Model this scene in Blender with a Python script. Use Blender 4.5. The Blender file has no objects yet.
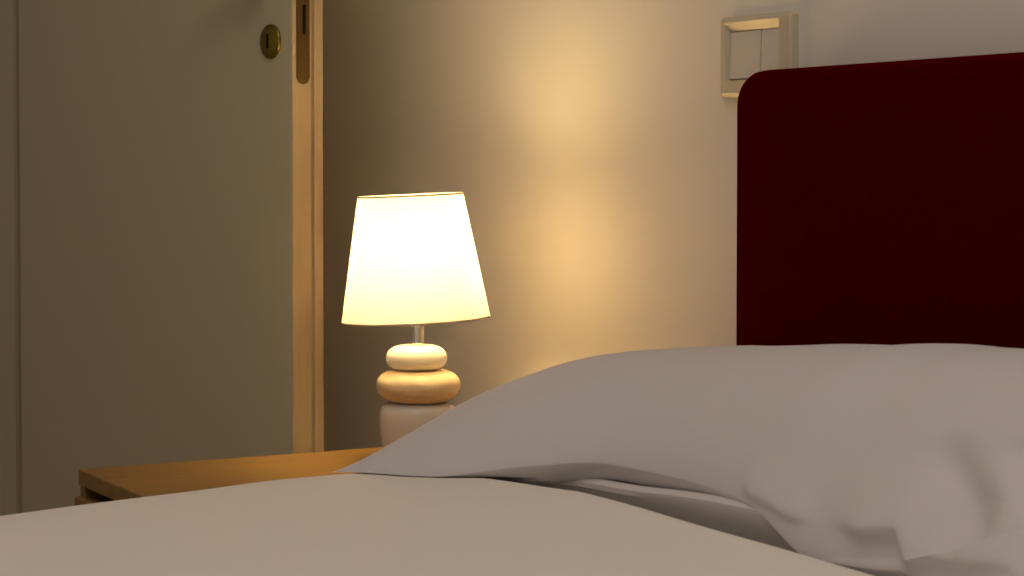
import bpy, bmesh, math, random
from mathutils import Vector, Matrix, noise
random.seed(7)
S = bpy.context.scene
COL = S.collection

# ------------------------------------------------------------------ materials
def mat(name, base, rough=0.6, metal=0.0, spec=0.5, sheen=0.0):
    m = bpy.data.materials.new(name); m.use_nodes = True
    b = m.node_tree.nodes['Principled BSDF']
    b.inputs['Base Color'].default_value = (*base, 1)
    b.inputs['Roughness'].default_value = rough
    b.inputs['Metallic'].default_value = metal
    b.inputs['Specular IOR Level'].default_value = spec
    if sheen:
        b.inputs['Sheen Weight'].default_value = sheen
    return m

def nodes(m):
    return m.node_tree.nodes, m.node_tree.links, m.node_tree.nodes['Principled BSDF']

def vary(m, c1, c2, scale=(1, 1, 1), nscale=4.0, detail=4, lo=0.3, hi=0.7):
    N, L, b = nodes(m)
    tc = N.new('ShaderNodeTexCoord'); mp = N.new('ShaderNodeMapping')
    mp.inputs['Scale'].default_value = scale
    nz = N.new('ShaderNodeTexNoise'); nz.inputs['Scale'].default_value = nscale; nz.inputs['Detail'].default_value = detail
    cr = N.new('ShaderNodeValToRGB')
    cr.color_ramp.elements[0].position = lo; cr.color_ramp.elements[0].color = (*c1, 1)
    cr.color_ramp.elements[1].position = hi; cr.color_ramp.elements[1].color = (*c2, 1)
    L.new(tc.outputs['Object'], mp.inputs[0]); L.new(mp.outputs[0], nz.inputs['Vector'])
    L.new(nz.outputs['Fac'], cr.inputs[0]); L.new(cr.outputs[0], b.inputs['Base Color'])

def bump(m, nscale, strength, dist=0.001, scale=(1, 1, 1), detail=3):
    N, L, b = nodes(m)
    tc = N.new('ShaderNodeTexCoord'); mp = N.new('ShaderNodeMapping')
    mp.inputs['Scale'].default_value = scale
    nz = N.new('ShaderNodeTexNoise'); nz.inputs['Scale'].default_value = nscale; nz.inputs['Detail'].default_value = detail
    bp = N.new('ShaderNodeBump'); bp.inputs['Strength'].default_value = strength; bp.inputs['Distance'].default_value = dist
    L.new(tc.outputs['Object'], mp.inputs[0]); L.new(mp.outputs[0], nz.inputs['Vector'])
    L.new(nz.outputs['Fac'], bp.inputs['Height']); L.new(bp.outputs[0], b.inputs['Normal'])

M = {}
M['wall'] = mat('wall paint', (.82, .78, .715), .75, spec=.3); bump(M['wall'], 160, .25, .0006)
M['ceiling'] = mat('ceiling paint', (.80, .79, .76), .9)
M['floor'] = mat('floor wood', (.33, .22, .13), .45)
vary(M['floor'], (.26, .17, .10), (.40, .28, .17), (1, 9, 1), 3)
M['door'] = mat('door lacquer', (.56, .52, .36), .45, spec=.35); bump(M['door'], 40, .08, .0005, (1, 1, .3))
M['groove_shade'] = mat('door groove shade', (.36, .325, .20), .6)  # shade inside the routed groove, painted as a darker colour
M['edge_wood'] = mat('door edge wood', (.74, .56, .34), .55)
vary(M['edge_wood'], (.29, .215, .13), (.345, .26, .16), (14, 14, 1), 6)
M['trim'] = mat('door trim wood', (.62, .60, .50), .5)
M['brass'] = mat('aged brass', (.26, .20, .03), .34, 1.0)
M['bronze'] = mat('lock plate bronze', (.085, .048, .007), .55, .5)
M['hole'] = mat('keyhole dark', (.01, .006, .004), .9, spec=.1)
M['oak'] = mat('honey wood veneer', (.60, .36, .13), .40, spec=.2)
vary(M['oak'], (.235, .132, .036), (.31, .182, .054), (12, 1.2, 12), 5)
M['oak_dark'] = mat('cabinet interior', (.10, .06, .03), .7)
M['cotton'] = mat('white cotton', (.67, .655, .665), .85, spec=.2, sheen=.15); bump(M['cotton'], 900, .12, .0004)
M['duvet'] = mat('white duvet cotton', (.82, .80, .745), .85, spec=.2, sheen=.1); bump(M['duvet'], 900, .12, .0004)
M['mattress'] = mat('mattress ticking', (.72, .70, .66), .85); bump(M['mattress'], 60, .3)
M['red'] = mat('red velvet', (.058, .0002, .0003), .8, spec=.0); bump(M['red'], 500, .3, .0006)
N, L, b = nodes(M['red'])
b.inputs['Sheen Weight'].default_value = .10; b.inputs['Sheen Tint'].default_value = (.8, .0, .0, 1); b.inputs['Sheen Roughness'].default_value = .35
M['black'] = mat('dark feet', (.03, .025, .02), .5)
M['ivory'] = mat('switch ivory plastic', (.66, .60, .45), .22)
M['rocker'] = mat('switch rocker plastic', (.70, .66, .60), .22)
M['white_stone'] = mat('white ceramic', (.90, .87, .81), .30)
M['base_stone'] = mat('pale glazed ceramic', (.63, .605, .565), .14)
M['lamp_wood'] = mat('pale turned wood', (.70, .50, .28), .45)
vary(M['lamp_wood'], (.60, .46, .28), (.80, .65, .43), (3, 3, 16), 9, 5, .35, .62)
M['chrome'] = mat('bright metal neck', (.85, .82, .76), .2, 1.0)
M['shade_trim'] = mat('shade edge tape', (.74, .64, .46), .8)

def shade_material():
    m = bpy.data.materials.new('lampshade fabric'); m.use_nodes = True
    N, L = m.node_tree.nodes, m.node_tree.links
    N.remove(N['Principled BSDF']); out = N['Material Output']
    d = N.new('ShaderNodeBsdfDiffuse'); d.inputs['Color'].default_value = (.60, .57, .50, 1)
    t = N.new('ShaderNodeBsdfTranslucent'); t.inputs['Color'].default_value = (.95, .90, .84, 1)
    mx = N.new('ShaderNodeMixShader'); mx.inputs[0].default_value = .56
    tc = N.new('ShaderNodeTexCoord'); nz = N.new('ShaderNodeTexNoise'); nz.inputs['Scale'].default_value = 900
    bp = N.new('ShaderNodeBump'); bp.inputs['Strength'].default_value = .1; bp.inputs['Distance'].default_value = .0003
    L.new(tc.outputs['Object'], nz.inputs['Vector']); L.new(nz.outputs['Fac'], bp.inputs['Height'])
    L.new(bp.outputs[0], d.inputs['Normal'])
    L.new(d.outputs[0], mx.inputs[1]); L.new(t.outputs[0], mx.inputs[2]); L.new(mx.outputs[0], out.inputs['Surface'])
    return m
M['shade'] = shade_material()

BULB_STRENGTH = 116.0
def bulb_material():
    m = bpy.data.materials.new('glowing bulb'); m.use_nodes = True
    N, L = m.node_tree.nodes, m.node_tree.links
    N.remove(N['Principled BSDF']); out = N['Material Output']
    e = N.new('ShaderNodeEmission'); e.inputs['Strength'].default_value = BULB_STRENGTH
    e.inputs['Color'].default_value = (1.0, .705, .31, 1)
    L.new(e.outputs[0], out.inputs['Surface'])
    return m
M['bulb'] = bulb_material()

# ------------------------------------------------------------------ helpers
def obj(name, bm, material=None, parent=None, smooth=False, mats=None):
    me = bpy.data.meshes.new(name)
    bmesh.ops.recalc_face_normals(bm, faces=bm.faces)
    if smooth:
        for e in bm.edges:
            if len(e.link_faces) == 2 and e.calc_face_angle(0) > .75: e.smooth = False
    bm.to_mesh(me); bm.free()
    for m in (mats or [material]): me.materials.append(m)
    if smooth:
        for p in me.polygons: p.use_smooth = True
    o = bpy.data.objects.new(name, me); COL.objects.link(o)
    if parent: o.parent = parent
    return o

def empty(name, loc, rz=0):
    o = bpy.data.objects.new(name, None); COL.objects.link(o)
    o.location = loc; o.rotation_euler = (0, 0, rz); o.empty_display_size = .1
    return o

def tag(o, label, cat, group=None):
    o['label'] = label; o['category'] = cat
    if group: o['group'] = group
    return o

def structure(o, label=None):
    o['kind'] = 'structure'
    if label: o['label'] = label
    return o

def add_box(bm, lo, hi, bev=0.0, seg=3, mi=0):
    r = bmesh.ops.create_cube(bm, size=1)
    vs = r['verts']
    for v in vs:
        v.co = Vector([lo[i] + (v.co[i] + .5) * (hi[i] - lo[i]) for i in range(3)])
    fs = set(f for v in vs for f in v.link_faces)
    for f in fs: f.material_index = mi
    if bev > 0:
        es = list(set(e for v in vs for e in v.link_edges))
        bmesh.ops.bevel(bm, geom=es, offset=bev, segments=seg, profile=.5, affect='EDGES')

def add_lathe(bm, prof, seg=96, cap=True):
    """prof: (radius, z) list, bottom to top"""
    rings = []
    for r, z in prof:
        if r < 1e-6:
            rings.append([bm.verts.new((0, 0, z))])
        else:
            rings.append([bm.verts.new((r * math.cos(2 * math.pi * k / seg), r * math.sin(2 * math.pi * k / seg), z)) for k in range(seg)])
    for a, b in zip(rings, rings[1:]):
        for k in range(seg):
            k2 = (k + 1) % seg
            if len(a) == 1 and len(b) == 1: continue
            if len(a) == 1: bm.faces.new((a[0], b[k2], b[k]))
            elif len(b) == 1: bm.faces.new((a[k], a[k2], b[0]))
            else: bm.faces.new((a[k], a[k2], b[k2], b[k]))
    return rings

def rounded_rect(w, h, r, n=6):
    pts = []
    for cx, cy, a0 in ((w/2-r, h/2-r, 0), (-w/2+r, h/2-r, 90), (-w/2+r, -h/2+r, 180), (w/2-r, -h/2+r, 270)):
        for k in range(n + 1):
            a = math.radians(a0 + 90 * k / n)
            pts.append((cx + r * math.cos(a), cy + r * math.sin(a)))
    return pts

def loft(bm, loops, cap_first=False, cap_last=False):
    vl = [[bm.verts.new(p) for p in lp] for lp in loops]
    n = len(vl[0])
    for a, b in zip(vl, vl[1:]):
        for k in range(n):
            bm.faces.new((a[k], a[(k+1) % n], b[(k+1) % n], b[k]))
    if cap_first: bm.faces.new(vl[0])
    if cap_last: bm.faces.new(vl[-1])

def lerp_table(tab, x):
    """monotone cubic interpolation through (x, value) pairs"""
    n = len(tab)
    if x <= tab[0][0]: return tab[0][1]
    if x >= tab[-1][0]: return tab[-1][1]
    k = 0
    while x > tab[k + 1][0]: k += 1
    def sec_(a): return (tab[a+1][1] - tab[a][1]) / (tab[a+1][0] - tab[a][0])
    def slope(a):
        if a == 0: return sec_(0)
        if a == n - 1: return sec_(n - 2)
        p, q = sec_(a - 1), sec_(a)
        return 0.0 if p * q <= 0 else 2 * p * q / (p + q)
    h = tab[k+1][0] - tab[k][0]; t = (x - tab[k][0]) / h
    m0, m1 = slope(k) * h, slope(k + 1) * h
    return ((2*t**3 - 3*t*t + 1) * tab[k][1] + (t**3 - 2*t*t + t) * m0 + (-2*t**3 + 3*t*t) * tab[k+1][1] + (t**3 - t*t) * m1)

# ------------------------------------------------------------------ room shell
WALL_Y = 1.18      # face of the wall behind the bed
LEFT_X = -2.97     # face of the side wall that carries the door
bm = bmesh.new(); add_box(bm, (-3.09, WALL_Y, 0), (2.2, WALL_Y + .12, 2.6))
structure(obj('wall_back', bm, M['wall']))
bm = bmesh.new(); add_box(bm, (-4.3, -3.2, -.08), (2.2, WALL_Y + .12, 0))
structure(obj('floor', bm, M['floor']))
bm = bmesh.new(); add_box(bm, (-4.3, -3.2, 2.6), (2.2, WALL_Y + .12, 2.7))
structure(obj('ceiling', bm, M['ceiling']))
DOOR_Y0, DOOR_Y1, DOOR_H = .05, .80, 2.07
bm = bmesh.new()
add_box(bm, (LEFT_X - .12, DOOR_Y1, 0), (LEFT_X, WALL_Y, 2.6))
add_box(bm, (LEFT_X - .12, -3.2, 0), (LEFT_X, DOOR_Y0, 2.6))
add_box(bm, (LEFT_X - .12, DOOR_Y0, DOOR_H), (LEFT_X, DOOR_Y1, 2.6))
structure(obj('wall_left', bm, M['wall']))
bm = bmesh.new(); add_box(bm, (-4.3, -3.2, 0), (-4.2, WALL_Y + .12, 2.6))
structure(obj('wall_hall', bm, M['wall']))
bm = bmesh.new()
add_box(bm, (LEFT_X, DOOR_Y1, 0), (LEFT_X + .014, DOOR_Y1 + .07, DOOR_H + .07), .003)
add_box(bm, (LEFT_X, DOOR_Y0 - .07, 0), (LEFT_X + .014, DOOR_Y0, DOOR_H + .07), .003)
add_box(bm, (LEFT_X, DOOR_Y0, DOOR_H), (LEFT_X + .014, DOOR_Y1, DOOR_H + .07), .003)
structure(obj('trim_1', bm, M['trim']))
bm = bmesh.new(); add_box(bm, (LEFT_X + .002, WALL_Y - .012, 0), (2.2, WALL_Y, .08), .003)
structure(obj('baseboard_back', bm, M['trim']))

# ------------------------------------------------------------------ the open door
# local frame of the leaf: +X towards the hinge, Y = depth (0 = face seen), Z up; origin at the lock-side corner
DA = math.radians(12.0)
EX, EY = math.cos(DA), math.sin(DA)            # direction hinge -> lock edge
door_rot = math.atan2(-EY, -EX)
door = empty('door_1', (-2.22, .950, .008), door_rot)
structure(door)
DW, DT, DH = .735, .0405, 2.045
def dl(bm):   # in the rotated frame +Y points to the camera side, so depth is -Y
    for v in bm.verts: v.co.y = -v.co.y
bm = bmesh.new()
# outline of the horizontal section (x, depth), swept up the leaf: rebated lock edge, a routed line near the hinge
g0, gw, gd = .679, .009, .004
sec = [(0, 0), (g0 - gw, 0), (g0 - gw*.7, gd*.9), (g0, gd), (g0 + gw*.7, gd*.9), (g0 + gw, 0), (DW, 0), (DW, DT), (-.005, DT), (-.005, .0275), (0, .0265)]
lo = [bm.verts.new((x, y, 0)) for x, y in sec]; hi = [bm.verts.new((x, y, DH)) for x, y in sec]
n = len(sec)
for k in range(n):
    f = bm.faces.new((lo[k], lo[(k+1) % n], hi[(k+1) % n], hi[k]))
    if k in (8, 9, 10): f.material_index = 1
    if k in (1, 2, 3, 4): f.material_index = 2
bm.faces.new(lo); bm.faces.new(hi)
dl(bm)
leaf = obj('door_leaf', bm, parent=door, mats=[M['door'], M['edge_wood'], M['groove_shade']])
bv = leaf.modifiers.new('soft edges', 'BEVEL'); bv.width = .0012; bv.segments = 2; bv.limit_method = 'ANGLE'; bv.angle_limit = math.radians(50)

# round brass keyhole plate
ez = .9664 - .008; es = .0435; er = .0205
bm = bmesh.new()
prof = [(er, 0), (er, .0018)] + [(er * math.cos(a), .0018 + .0050 * math.sin(a)) for a in [math.pi/2 * k / 14 for k in range(1, 14)]] + [(1e-7, .0068)]
add_lathe(bm, prof, 64)
bmesh.ops.transform(bm, matrix=Matrix.Translation((es, 0, ez)) @ Matrix.Rotation(math.radians(-90), 4, 'X'), verts=bm.verts)
esc = obj('keyhole_plate', bm, M['brass'], door, True); esc['label'] = 'round brass keyhole plate'
bm = bmesh.new(); add_box(bm, (es - .0022, .0050, ez - .0085), (es + .0022, .0072, ez + .0085), .0007)
bmesh.ops.translate(bm, vec=(-.0016, 0, 0), verts=bm.verts)
obj('keyhole', bm, M['hole'], esc)
# bronze lock plate let into the edge
bm = bmesh.new()
pz0, pz1, pw = .915 - .008, 1.150, .0185
cz = (pz0 + pz1) / 2
pts = rounded_rect(pw, pz1 - pz0, pw * .499, 10)
yc = -.0146
loops = [[(.001, yc + a, cz + b) for a, b in pts], [(-.0010, yc + a, cz + b) for a, b in pts], [(-.0014, yc + a*.93, cz + b*.995) for a, b in pts]]
loft(bm, loops, True, True)
lp = obj('lock_plate', bm, M['bronze'], door); lp['label'] = 'rounded bronze lock plate in the door edge'
bm = bmesh.new(); add_box(bm, (-.0020, yc - .0034, .9655), (-.0010, yc + .0012, 1.000), .0004)
obj('bolt_slot', bm, M['hole'], lp)
bm = bmesh.new(); add_box(bm, (-.010, yc - .005, 1.055), (-.001, yc + .005, 1.085), .002)
obj('latch', bm, M['brass'], lp)
# lever handle above the keyhole
hz = ez + .088
bm = bmesh.new()
add_lathe(bm, [(.0255, 0), (.0255, .004), (.023, .0075), (.012, .009), (.0095, .012), (.009, .040), (1e-7, .041)], 48)
bmesh.ops.transform(bm, matrix=Matrix.Translation((es, 0, hz)) @ Matrix.Rotation(math.radians(-90), 4, 'X'), verts=bm.verts)
hd = obj('door_handle', bm, M['brass'], door, True)
bm = bmesh.new()
loops = []
for k in range(13):
    t = k / 12
    r = .0095 - .002 * t
    c = (es - .008 + .12 * t, .040 + .008 * math.sin(t * 2.2), hz - .012 * t * t)
    loops.append([(c[0], c[1] + r * .8 * math.cos(a), c[2] + r * math.sin(a)) for a in [2*math.pi*q/16 for q in range(16)]])
loft(bm, loops, True, True)
obj('lever', bm, M['brass'], hd, True)

# ------------------------------------------------------------------ nightstand
NX0, NX1, NY0, NY1, NZ = -2.086, -1.70, .648, 1.165, .50
ns = tag(empty('nightstand', ((NX0 + NX1) / 2, (NY0 + NY1) / 2, 0)), 'honey coloured wooden nightstand under the lit lamp', 'nightstand')
ox, oy = ns.location.x, ns.location.y
def nb(name, lo, hi, m, bev=.0012, parent=ns):
    bm = bmesh.new(); add_box(bm, (lo[0]-ox, lo[1]-oy, lo[2]), (hi[0]-ox, hi[1]-oy, hi[2]), bev, 2)
    return obj(name, bm, m, parent)
nb('tabletop', (NX0, NY0, NZ - .0165), (NX1, NY1, NZ), M['oak'])
bm = bmesh.new()
def nbx(lo, hi): add_box(bm, (lo[0]-ox, lo[1]-oy, lo[2]), (hi[0]-ox, hi[1]-oy, hi[2]), .0008, 2)
nbx((NX0, NY0 + .002, .06), (NX0 + .016, NY1, NZ - .0165)); nbx((NX1 - .016, NY0 + .002, .06), (NX1, NY1, NZ - .0165))
nbx((NX0 + .016, NY0 + .03, .06), (NX1 - .016, NY1, .078)); nbx((NX0 + .016, NY1 - .012, .078), (NX1 - .016, NY1, NZ - .0165))
nbx((NX0 + .016, NY0 + .028, .268), (NX1 - .016, NY1 - .012, .284))
obj('carcass', bm, M['oak'], ns)
for z0, z1 in ((.286, .472), (.082, .268)):
    d = nb('drawer', (NX0 - .0005, NY0 - .0045, z0), (NX1 + .0005, NY0 + .0135, z1), M['oak'], .0015)
    bm = bmesh.new()
    for lo_, hi_ in (((NX0 + .022, NY0 + .0135, z0 + .012), (NX0 + .032, NY1 - .05, z1 - .03)), ((NX1 - .032, NY0 + .0135, z0 + .012), (NX1 - .022, NY1 - .05, z1 - .03)),
                     ((NX0 + .032, NY1 - .06, z0 + .012), (NX1 - .032, NY1 - .05, z1 - .03)), ((NX0 + .032, NY0 + .0135, z0 + .012), (NX1 - .032, NY1 - .06, z0 + .018))):
        add_box(bm, (lo_[0]-ox, lo_[1]-oy, lo_[2]), (hi_[0]-ox, hi_[1]-oy, hi_[2]))
    obj('drawer_box', bm, M['oak_dark'], d)
for sx in (NX0 + .03, NX1 - .03):
    for sy in (NY0 + .04, NY1 - .04):
        bm = bmesh.new(); add_lathe(bm, [(1e-7, 0), (.014, 0), (.019, .061), (1e-7, .061)], 24)
        bmesh.ops.translate(bm, vec=(sx - ox, sy - oy, 0), verts=bm.verts)
        obj('leg', bm, M['black'], ns)

# ------------------------------------------------------------------ table lamp
LX, LY = -1.9765, .9915
lamp = tag(empty('table_lamp', (LX, LY, NZ)), 'lit table lamp with cream shade on stacked pebble base', 'lamp')
def pebble(rmax, z0, z1, flat=.55, n=40, power=2.5, bias=0.0):
    """rounded pebble profile with flat seats top and bottom"""
    pr = [(1e-7, z0)]
    for k in range(n + 1):
        a = -math.pi/2 + math.pi * k / n
        ca, sa = math.cos(a), math.sin(a)
        r = flat * rmax + (1 - flat) * rmax * (abs(ca) ** (2 / power))
        zz = (z0 + z1)/2 + (z1 - z0)/2 * math.copysign(abs(sa) ** (2 / power), sa)
        pr.append((r, zz + bias * (1 - abs(sa)) * (z1 - z0)))
    pr.append((1e-7, z1))
    return pr
bm = bmesh.new()
add_lathe(bm, [(1e-7, 0), (.034, 0), (.0365, .003), (.0385, .012), (.0405, .028), (.0415, .042), (.0410, .052), (.0385, .059), (.032, .0625), (.020, .063), (1e-7, .063)], 96)
obj('base_stone', bm, M['base_stone'], lamp, True)['label'] = 'glossy pale ceramic bottom stone'
bm = bmesh.new(); add_lathe(bm, pebble(.0457, .0630, .0975, .52, 44, 2.05, .03), 96)
bmesh.ops.translate(bm, vec=(-.0005, .0008, 0), verts=bm.verts)
obj('wooden_stone', bm, M['lamp_wood'], lamp, True)['label'] = 'pale wooden middle stone'
bm = bmesh.new(); add_lathe(bm, pebble(.0332, .0975, .1245, .46, 44, 2.1, -.03), 96)
bmesh.ops.translate(bm, vec=(-.0008, -.0012, 0), verts=bm.verts)
obj('white_stone', bm, M['white_stone'], lamp, True)['label'] = 'white ceramic top stone'
bm = bmesh.new()
add_lathe(bm, [(1e-7, .124), (.0078, .124), (.0078, .1258), (.0064, .1265), (.0064, .1435), (.0088, .1445), (.0088, .1475), (.0115, .1500), (.0135, .155), (.0135, .185), (.0115, .186), (1e-7, .186)], 48)
neck = obj('neck', bm, M['chrome'], lamp, True); neck['label'] = 'bright metal neck'
bm = bmesh.new()
add_lathe(bm, [(1e-7, .185), (.0125, .185), (.0150, .192), (.0180, .203), (.0190, .220), (.0190, .254), (.0172, .266), (.0115, .276), (1e-7, .281)], 32)
obj('bulb', bm, M['bulb'], lamp, True)
# shade: slightly crooked on its neck
sh = .1355
SB = Vector((-.0009, -.0016, .1520))
fwd = Vector((-.895, .446, 0))
Ts = Matrix.Translation(SB) @ Matrix.Rotation(math.radians(-2.55), 4, fwd)
bm = bmesh.new()
R0, R1, th = .0805, .0570, .0006
k_ = 24
prof = [(R0 + (R1 - R0) * i / k_, sh * i / k_) for i in range(k_ + 1)]
inner = [(r - th, z) for r, z in reversed(prof)]
rings = add_lathe(bm, prof + inner + [prof[0]], 128)
bmesh.ops.remove_doubles(bm, verts=bm.verts, dist=1e-6)
bm.transform(Ts)
shade = obj('lamp_shade', bm, M['shade'], lamp, True); shade['label'] = 'cream fabric cone shade, glowing'
for rr, zz in ((R1 + .0002, sh - .0008), (R0 + .0002, .0008)):
    bm = bmesh.new()
    q = .0008
    pr = [(rr + q*.6*math.cos(a), zz + q*1.3*math.sin(a)) for a in [2*math.pi*i/10 for i in range(11)]]
    add_lathe(bm, pr, 128); bmesh.ops.remove_doubles(bm, verts=bm.verts, dist=1e-6)
    bm.transform(Ts)
    obj('rim_tape', bm, M['shade_trim'], shade, True)
# wire spider that carries the shade on the neck
bm = bmesh.new()
for k in range(3):
    a = 2 * math.pi * k / 3 + .5
    p0 = Ts @ Vector((.0115 * math.cos(a), .0115 * math.sin(a), .042)); p1 = Ts @ Vector(((R1 + .006) * math.cos(a), (R1 + .006) * math.sin(a), sh * .70))
    d = (p1 - p0); zq = d.to_track_quat('Z', 'Y').to_matrix().to_4x4()
    r = bmesh.ops.create_cone(bm, segments=10, radius1=.0008, radius2=.0008, depth=d.length, cap_ends=True)
    bmesh.ops.transform(bm, matrix=Matrix.Translation((p0 + p1) / 2) @ zq, verts=r['verts'])
obj('shade_carrier', bm, M['chrome'], lamp)

# ------------------------------------------------------------------ light switch
SX0, SX1, SZ0, SZ1 = -1.6675, -1.5515, .8855, .9640
sw = tag(empty('light_switch', ((SX0 + SX1) / 2, WALL_Y, (SZ0 + SZ1) / 2)), 'ivory double rocker light switch on wall above the red headboard corner', 'light switch')
cx, cz = sw.location.x, sw.location.z
bm = bmesh.new()
W_, H_ = SX1 - SX0, SZ1 - SZ0
wx0, wx1, wz0, wz1 = -1.6560 - cx, -1.5715 - cx, .9025 - cz, .9500 - cz     # window for the rockers
wcx, wcz, ww, wh = (wx0 + wx1)/2, (wz0 + wz1)/2, wx1 - wx0, wz1 - wz0
o_ = rounded_rect(W_, H_, .004); o2 = rounded_rect(W_ - .005, H_ - .0085, .003)
i1 = [(wcx + a, wcz + .0036 + b) for a, b in rounded_rect(ww + .004, wh + .0095, .002)]
i2 = [(wcx + a, wcz + b) for a, b in rounded_rect(ww, wh, .001)]
loft(bm, [[(a, 0, b) for a, b in o_], [(a, -.0075, b) for a, b in o_], [(a, -.0100, b) for a, b in o2], [(a, -.0100, b) for a, b in i1], [(a, -.0045, b) for a, b in i2], [(a, -.001, b) for a, b in i2]], False, True)
obj('plate', bm, M['ivory'], sw)
xm = -1.6045 - cx
for xa, xb in ((wx0 + .0004, xm - .0012), (xm + .0012, wx1 - .0004)):
    bm = bmesh.new()
    add_box(bm, (xa, -.0060, wz0 + .0006), (xb, -.001, wz1 - .0006), .0012, 3)
    for v in bm.verts:                       # rocked in at the top, out at the bottom
        if v.co.y < -.003: v.co.y += .0022 * ((v.co.z - wcz) / wh)
    obj('rocker', bm, M['rocker'], sw)

# ------------------------------------------------------------------ bed
BX0, BX1, BY0 = -1.60, .02, -.92
bed = tag(empty('bed', ((BX0 + BX1) / 2, .1, 0)), 'bed with a dark red upholstered headboard against the wall', 'bed')
bx, by = bed.location.x, bed.location.y
HX0, HX1, HY0, HY1, HZ0, HZ1 = -1.5665, .05, 1.11, 1.172, .12, .9065
bm = bmesh.new()
hw, hh = HX1 - HX0, HZ1 - HZ0
hc = ((HX0 + HX1)/2 - bx, (HZ0 + HZ1)/2)
loops = []
for y, ins in ((HY1, .008), (HY1 - .006, .001), (HY1 - .02, 0), (HY0 + .022, 0), (HY0 + .012, .002), (HY0 + .006, .0055), (HY0 + .002, .011), (HY0, .020)):
    loops.append([(hc[0] + a, y - by, hc[1] + b) for a, b in rounded_rect(hw - 2*ins, hh - 2*ins, .031 - ins*.5, 10)])
for ins in (.06, .12, .2, .3):
    loops.append([(hc[0] + a, HY0 - by - .004 * min(1, ins/.2), hc[1] + b) for a, b in rounded_rect(hw - 2*ins, hh - 2*ins, .02, 10)])
loft(bm, loops, True, True)
hb = obj('headboard', bm, M['red'], bed, True); hb['label'] = 'dark red upholstered headboard with rounded corners'
bm = bmesh.new(); add_box(bm, (BX0 - bx + .01, BY0 - by, .12), (BX1 - bx - .01, 1.10 - by, .27), .01, 3)
obj('bed_base', bm, M['red'], bed)
for lx in (BX0 + .1, BX1 - .1):
    for ly in (BY0 + .1, 1.0):
        bm = bmesh.new(); add_lathe(bm, [(1e-7, 0), (.022, 0), (.030, .121), (1e-7, .121)], 24)
        bmesh.ops.translate(bm, vec=(lx - bx, ly - by, 0), verts=bm.verts)
        obj('leg', bm, M['black'], bed)

bm = bmesh.new(); add_box(bm, (BX0 - bx, BY0 - by, .271), (BX1 - bx, 1.095 - by, .520), .035, 5)
obj('mattress', bm, M['mattress'], bed, True)['label'] = 'pale mattress'

def fbm(x, y, s, seed=0.0):
    return noise.noise(Vector((x * s + seed, y * s - seed, seed * 1.7)))

# duvet: lofted quilt lying over the mattress, hanging over its sides, head-end edge across the bed in front of the pillow
DX0, DX1, DY0, DY1 = -1.668, .088, -.915, .828
def duvet_top(x, y):
    z = .5585
    z += lerp_table(DUV_Y, y) + lerp_table(DUV_LIFT, y) * lerp_table(DUV_SIDE, x)
    e = min(1.0, max(0.0, (DY1 - y) / .030)); z -= .012 * (1 - e) ** 2.2             # rounded head-end edge
    z += .0060 * fbm(x, y, 2.3, 3.1) + .0025 * fbm(x, y, 6.0, 8.4)
    for (cx_, cy_, sx, sy, a) in DUV_BUMPS:
        z += a * math.exp(-((x - cx_) / sx) ** 2 - ((y - cy_) / sy) ** 2)
    for edge in (x - DX0, DX1 - x):
        t = max(0.0, 1 - edge / .055)
        z -= .012 * max(0.0, 1 - edge / .12) ** 2 + .16 * t ** 2
    return z
def duvet_bottom(x, y):
    if x < BX0 - .004 or x > BX1 + .004: return duvet_top(x, y) - .03
    return .5225
DUV_BUMPS = [(-1.385, .385, .045, .012, -.0035), (-1.33, .40, .04, .02, .0025), (-1.25, .30, .12, .05, .003)]
DUV_Y = [(-.9, -.020), (.40, -.0160), (.50, -.0122), (.60, -.0092), (.68, -.0058), (.76, -.005), (.83, -.005)]
DUV_LIFT = [(.66, 0), (.83, .0155)]
DUV_SIDE = [(-1.56, 0), (-1.34, 1)]
def build_duvet():
    bm = bmesh.new()
    nx, ny = 180, 150
    xs = [DX0 + (DX1 - DX0) * i / nx for i in range(nx + 1)]
    ys = [DY0 + (DY1 - DY0) * (1 - (1 - j / ny) ** 1.6) for j in range(ny + 1)]
    top = [[bm.verts.new((x, y, duvet_top(x, y))) for y in ys] for x in xs]
    bot = [[bm.verts.new((x, y - (.006 if j == ny else 0), duvet_bottom(x, y))) for j, y in enumerate(ys)] for x in xs]
    for i in range(nx):
        for j in range(ny):
            bm.faces.new((top[i][j], top[i+1][j], top[i+1][j+1], top[i][j+1]))
            bm.faces.new((bot[i][j], bot[i][j+1], bot[i+1][j+1], bot[i+1][j]))
    for i in range(nx):
        for j in (0, ny): bm.faces.new((top[i][j], top[i+1][j], bot[i+1][j], bot[i][j]))
    for j in range(ny):
        for i in (0, nx): bm.faces.new((top[i][j], top[i][j+1], bot[i][j+1], bot[i][j]))
    return obj('duvet', bm, M['duvet'], smooth=True)
duv = build_duvet()
tag(duv, 'smooth white duvet spread over the bed in the foreground', 'duvet')

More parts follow.
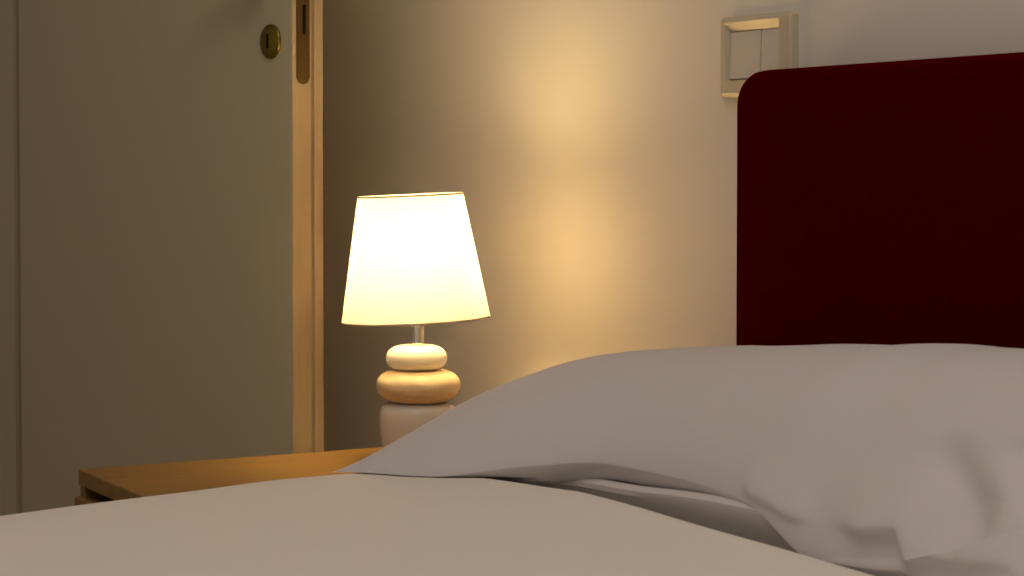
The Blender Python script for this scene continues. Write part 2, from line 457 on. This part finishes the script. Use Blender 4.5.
# ------------------------------------------------------------------ pillow
PX0, PX1 = -1.630, -.80
RIM_Z = [(-1.64, .549), (-1.60, .553), (-1.52, .5575), (-1.44, .573), (-1.36, .583), (-1.26, .583), (-1.18, .579), (-1.085, .554), (-.8, .552)]
FRONT_Y = [(-1.64, .728), (-1.52, .775), (-1.44, .820), (-1.36, .850), (-1.28, .856), (-1.19, .852), (-1.085, .838), (-1.00, .833), (-.90, .815), (-.80, .77)]
CREST = [(-1.64, .050), (-1.58, .078), (-1.5, .079), (-1.40, .078), (-1.30, .083), (-1.20, .0925), (-1.08, .1115), (-1.0, .1135), (-.88, .115), (-.8, .05)]
STROKES = [
    ([(-1.1950, -.985), (-1.1653, -.99), (-1.1194, -.9676), (-1.0872, -.9382)], .008, .0055, 'step'),
    ([(-1.0904, -.9448), (-1.0587, -.9382), (-1.0339, -.9382), (-.9978, -.9162), (-.9745, -.9808), (-.9383, -.9676), (-.9068, -.9569), (-.8679, -.9239), (-.8477, -.8819)], .013, .0145, 'step'),
    ([(-1.0217, -.6036), (-.9803, -.7343), (-.9356, -.8526), (-.9100, -.895)], .020, -.011, 'ridge'),
    ([(-.9548, -.6344), (-.9119, -.7853), (-.8750, -.870)], .020, .004, 'ridge'),
    ([(-.9465, -.5391), (-.9043, -.6643), (-.8756, -.780)], .018, -.010, 'ridge'),
]   # (polyline of (x, v), half width, depth, kind)
def seg_dist(p, a, b):
    ax, ay = a; bx_, by_ = b; px, py = p
    dx, dy = bx_ - ax, by_ - ay
    L2 = dx*dx + dy*dy
    t = max(0, min(1, ((px-ax)*dx + (py-ay)*dy) / L2)) if L2 else 0
    qx, qy = px - ax - t*dx, py - ay - t*dy
    return math.hypot(qx, qy), t, dx * (py - ay) - dy * (px - ax)
def rest_z(x, y):
    t = min(1, max(0, (y - DY1 - .004) / .02))
    return (duvet_top(x, min(y, DY1 - .03)) + .0002) * (1 - t) + .5225 * t
def pillow_point(u, v, top):
    """u -1..1 along the bed head, v -1 (front) .. 1 (at the headboard)"""
    x = PX0 + (PX1 - PX0) * (u + 1) / 2
    yf = lerp_table(FRONT_Y, x); yb = 1.106
    y = yf + (yb - yf) * (v + 1) / 2
    rim = lerp_table(RIM_Z, x) * (1 - (v + 1) / 2) + .60 * (v + 1) / 2
    rim = max(rim, rest_z(x, y) + .0006)
    ue = (1 - abs(u) ** 7) ** .65
    ve = (1 - abs(v) ** 2.1) ** .72
    if top:
        z = rim + lerp_table(CREST, x) * ve * ue
    else:
        up = min(1, max(0, (rim - .556) / .02))                      # where the front edge is held up it rolls under
        dz = .0155 * up * min(1, (1 + v) / .10) ** .8
        dz += max(0, rim - dz - .5225) * min(1, max(0, 1 + v - .10 * up) / .55) ** 1.4
        z = max(rest_z(x, y) + .0004, rim - dz * min(1, (1 - v) / .2) ** .5 * min(1, ue * 1.3))
        z = min(z, rim)
    return Vector((x, y, z))
def build_pillow():
    bm = bmesh.new()
    nu, nv = 300, 160
    us = [math.sin(math.pi/2 * (2 * i / nu - 1)) * .35 + .65 * (2 * i / nu - 1) for i in range(nu + 1)]
    vs = [math.sin(math.pi/2 * (2 * j / nv - 1)) for j in range(nv + 1)]
    def pt(i, j, top):
        p = pillow_point(us[i], vs[j], top)
        if top:
            w = min(1, (1 - abs(vs[j])) * 5) * min(1, (1 - abs(us[i])) * 8)
            p.z += w * (.0022 * fbm(p.x, p.y, 7, 1.3) + .0021 * fbm(p.x, p.y, 15, 5.3))
            p.y -= w * .004 * fbm(p.x, p.z * 2, 9, 2.3)
            for poly, hw, dep, kind in STROKES:
                cand = [(*seg_dist((p.x, vs[j] * .3), (a[0], a[1] * .3), (b[0], b[1] * .3)), k) for k, (a, b) in enumerate(zip(poly, poly[1:]))]
                best = min(cand, key=lambda q: q[0])
                along = (best[3] + best[1]) / len(cand)
                fade = min(1, along * 3.5) * min(1, (1 - along) * 3.5); fade = fade * fade * (3 - 2 * fade)
                d = best[0] / hw
                if d > 4: continue
                if kind == 'ridge': f = math.exp(-d * d)
                else:
                    s = 1 if best[2] > 0 else -1
                    f = (.5 + .5 * math.tanh(2.2 * s * d)) * math.exp(-(d / 2.5) ** 2)
                f *= fade
                if kind == 'ridge': p.y -= dep * f * .8; p.z += dep * f * .6
                else: p.y -= dep * f; p.z -= dep * f * .12
        return p
    T = [[bm.verts.new(pt(i, j, True)) for j in range(nv + 1)] for i in range(nu + 1)]
    rim_set = set(T[i][j] for i in range(nu + 1) for j in range(nv + 1) if i in (0, nu) or j in (0, nv))
    B = [[T[i][j] if i in (0, nu) or j in (0, nv) else bm.verts.new(pt(i, j, False)) for j in range(nv + 1)] for i in range(nu + 1)]
    for i in range(nu):
        for j in range(nv):
            bm.faces.new((T[i][j], T[i+1][j], T[i+1][j+1], T[i][j+1]))
            try: bm.faces.new((B[i][j], B[i][j+1], B[i+1][j+1], B[i+1][j]))
            except ValueError: pass
    for e in bm.edges:
        if all(v in rim_set for v in e.verts): e.smooth = False
    return obj('pillow', bm, M['cotton'], smooth=True)
pil = build_pillow()
HEM_Z = [(-1.50, .552), (-1.42, .5655), (-1.34, .5695), (-1.26, .5745), (-1.20, .5780), (-1.05, .580), (-1.0, .578)]
bm = bmesh.new()
loops = []
for k in range(61):
    x = -1.50 + .50 * k / 60
    zr = lerp_table(HEM_Z, x) + .0008 * fbm(x, 0, 14, 2.2); yo = .003 * fbm(x, 3, 9, 4.4)
    prof = [(.905, zr - .022), (.885, zr - .008), (.868, zr - .002), (.857, zr + .0002), (.8520, zr - .0006), (.8492, zr - .003), (.8492, zr - .007), (.855, .558), (.880, .530),
            (.885, .530), (.860, .558), (.8545, zr - .011), (.857, zr - .0065), (.868, zr - .007), (.885, zr - .013), (.905, zr - .027)]
    loops.append([(x, y + yo, z) for y, z in prof])
loft(bm, loops, True, True)
obj('pillowcase_hem', bm, M['cotton'], pil, True)['label'] = 'folded hem of the pillowcase under the pillow'
tag(pil, 'plump white pillow leaning on the red headboard', 'pillow')

# ------------------------------------------------------------------ light
w = bpy.data.worlds.new('room air'); S.world = w; w.use_nodes = True
w.node_tree.nodes['Background'].inputs['Color'].default_value = (1.0, .84, .70, 1)
w.node_tree.nodes['Background'].inputs['Strength'].default_value = .235
def overhead_fill(loc, size, power, color):  # added soft source, no real fixture; stands in for ceiling bounce
    l = bpy.data.lights.new('overhead fill', 'AREA'); l.shape = 'DISK'; l.size = size; l.energy = power; l.color = color
    o = bpy.data.objects.new('overhead fill', l); COL.objects.link(o); o.location = loc
    return o
overhead_fill((-.55, .0, 2.5), 1.7, 14.5, (1.0, .84, .74))

# ------------------------------------------------------------------ camera
F_PX = 2044.0
cam = bpy.data.cameras.new('camera'); co = bpy.data.objects.new('camera', cam); COL.objects.link(co)
cam.sensor_width = 36; cam.lens = F_PX / 1024 * 36
PITCH = math.radians(1.7)
co.location = (0, 0, .815)
co.rotation_euler = (math.pi/2 - PITCH, 0, math.atan2(.872, .489))
cam.shift_y = -(119 - F_PX * math.tan(PITCH)) / 1024
cam.clip_start = .05
cam.dof.use_dof = True; cam.dof.focus_distance = 2.2; cam.dof.aperture_fstop = 22
S.camera = co
S.view_settings.view_transform = 'Standard'; S.view_settings.look = 'None'
S.view_settings.gamma = 1; S.view_settings.use_curve_mapping = False
S.view_settings.exposure = 0.0
S.cycles.use_denoising = True
S.cycles.max_bounces = 10; S.cycles.diffuse_bounces = 8; S.cycles.transmission_bounces = 8
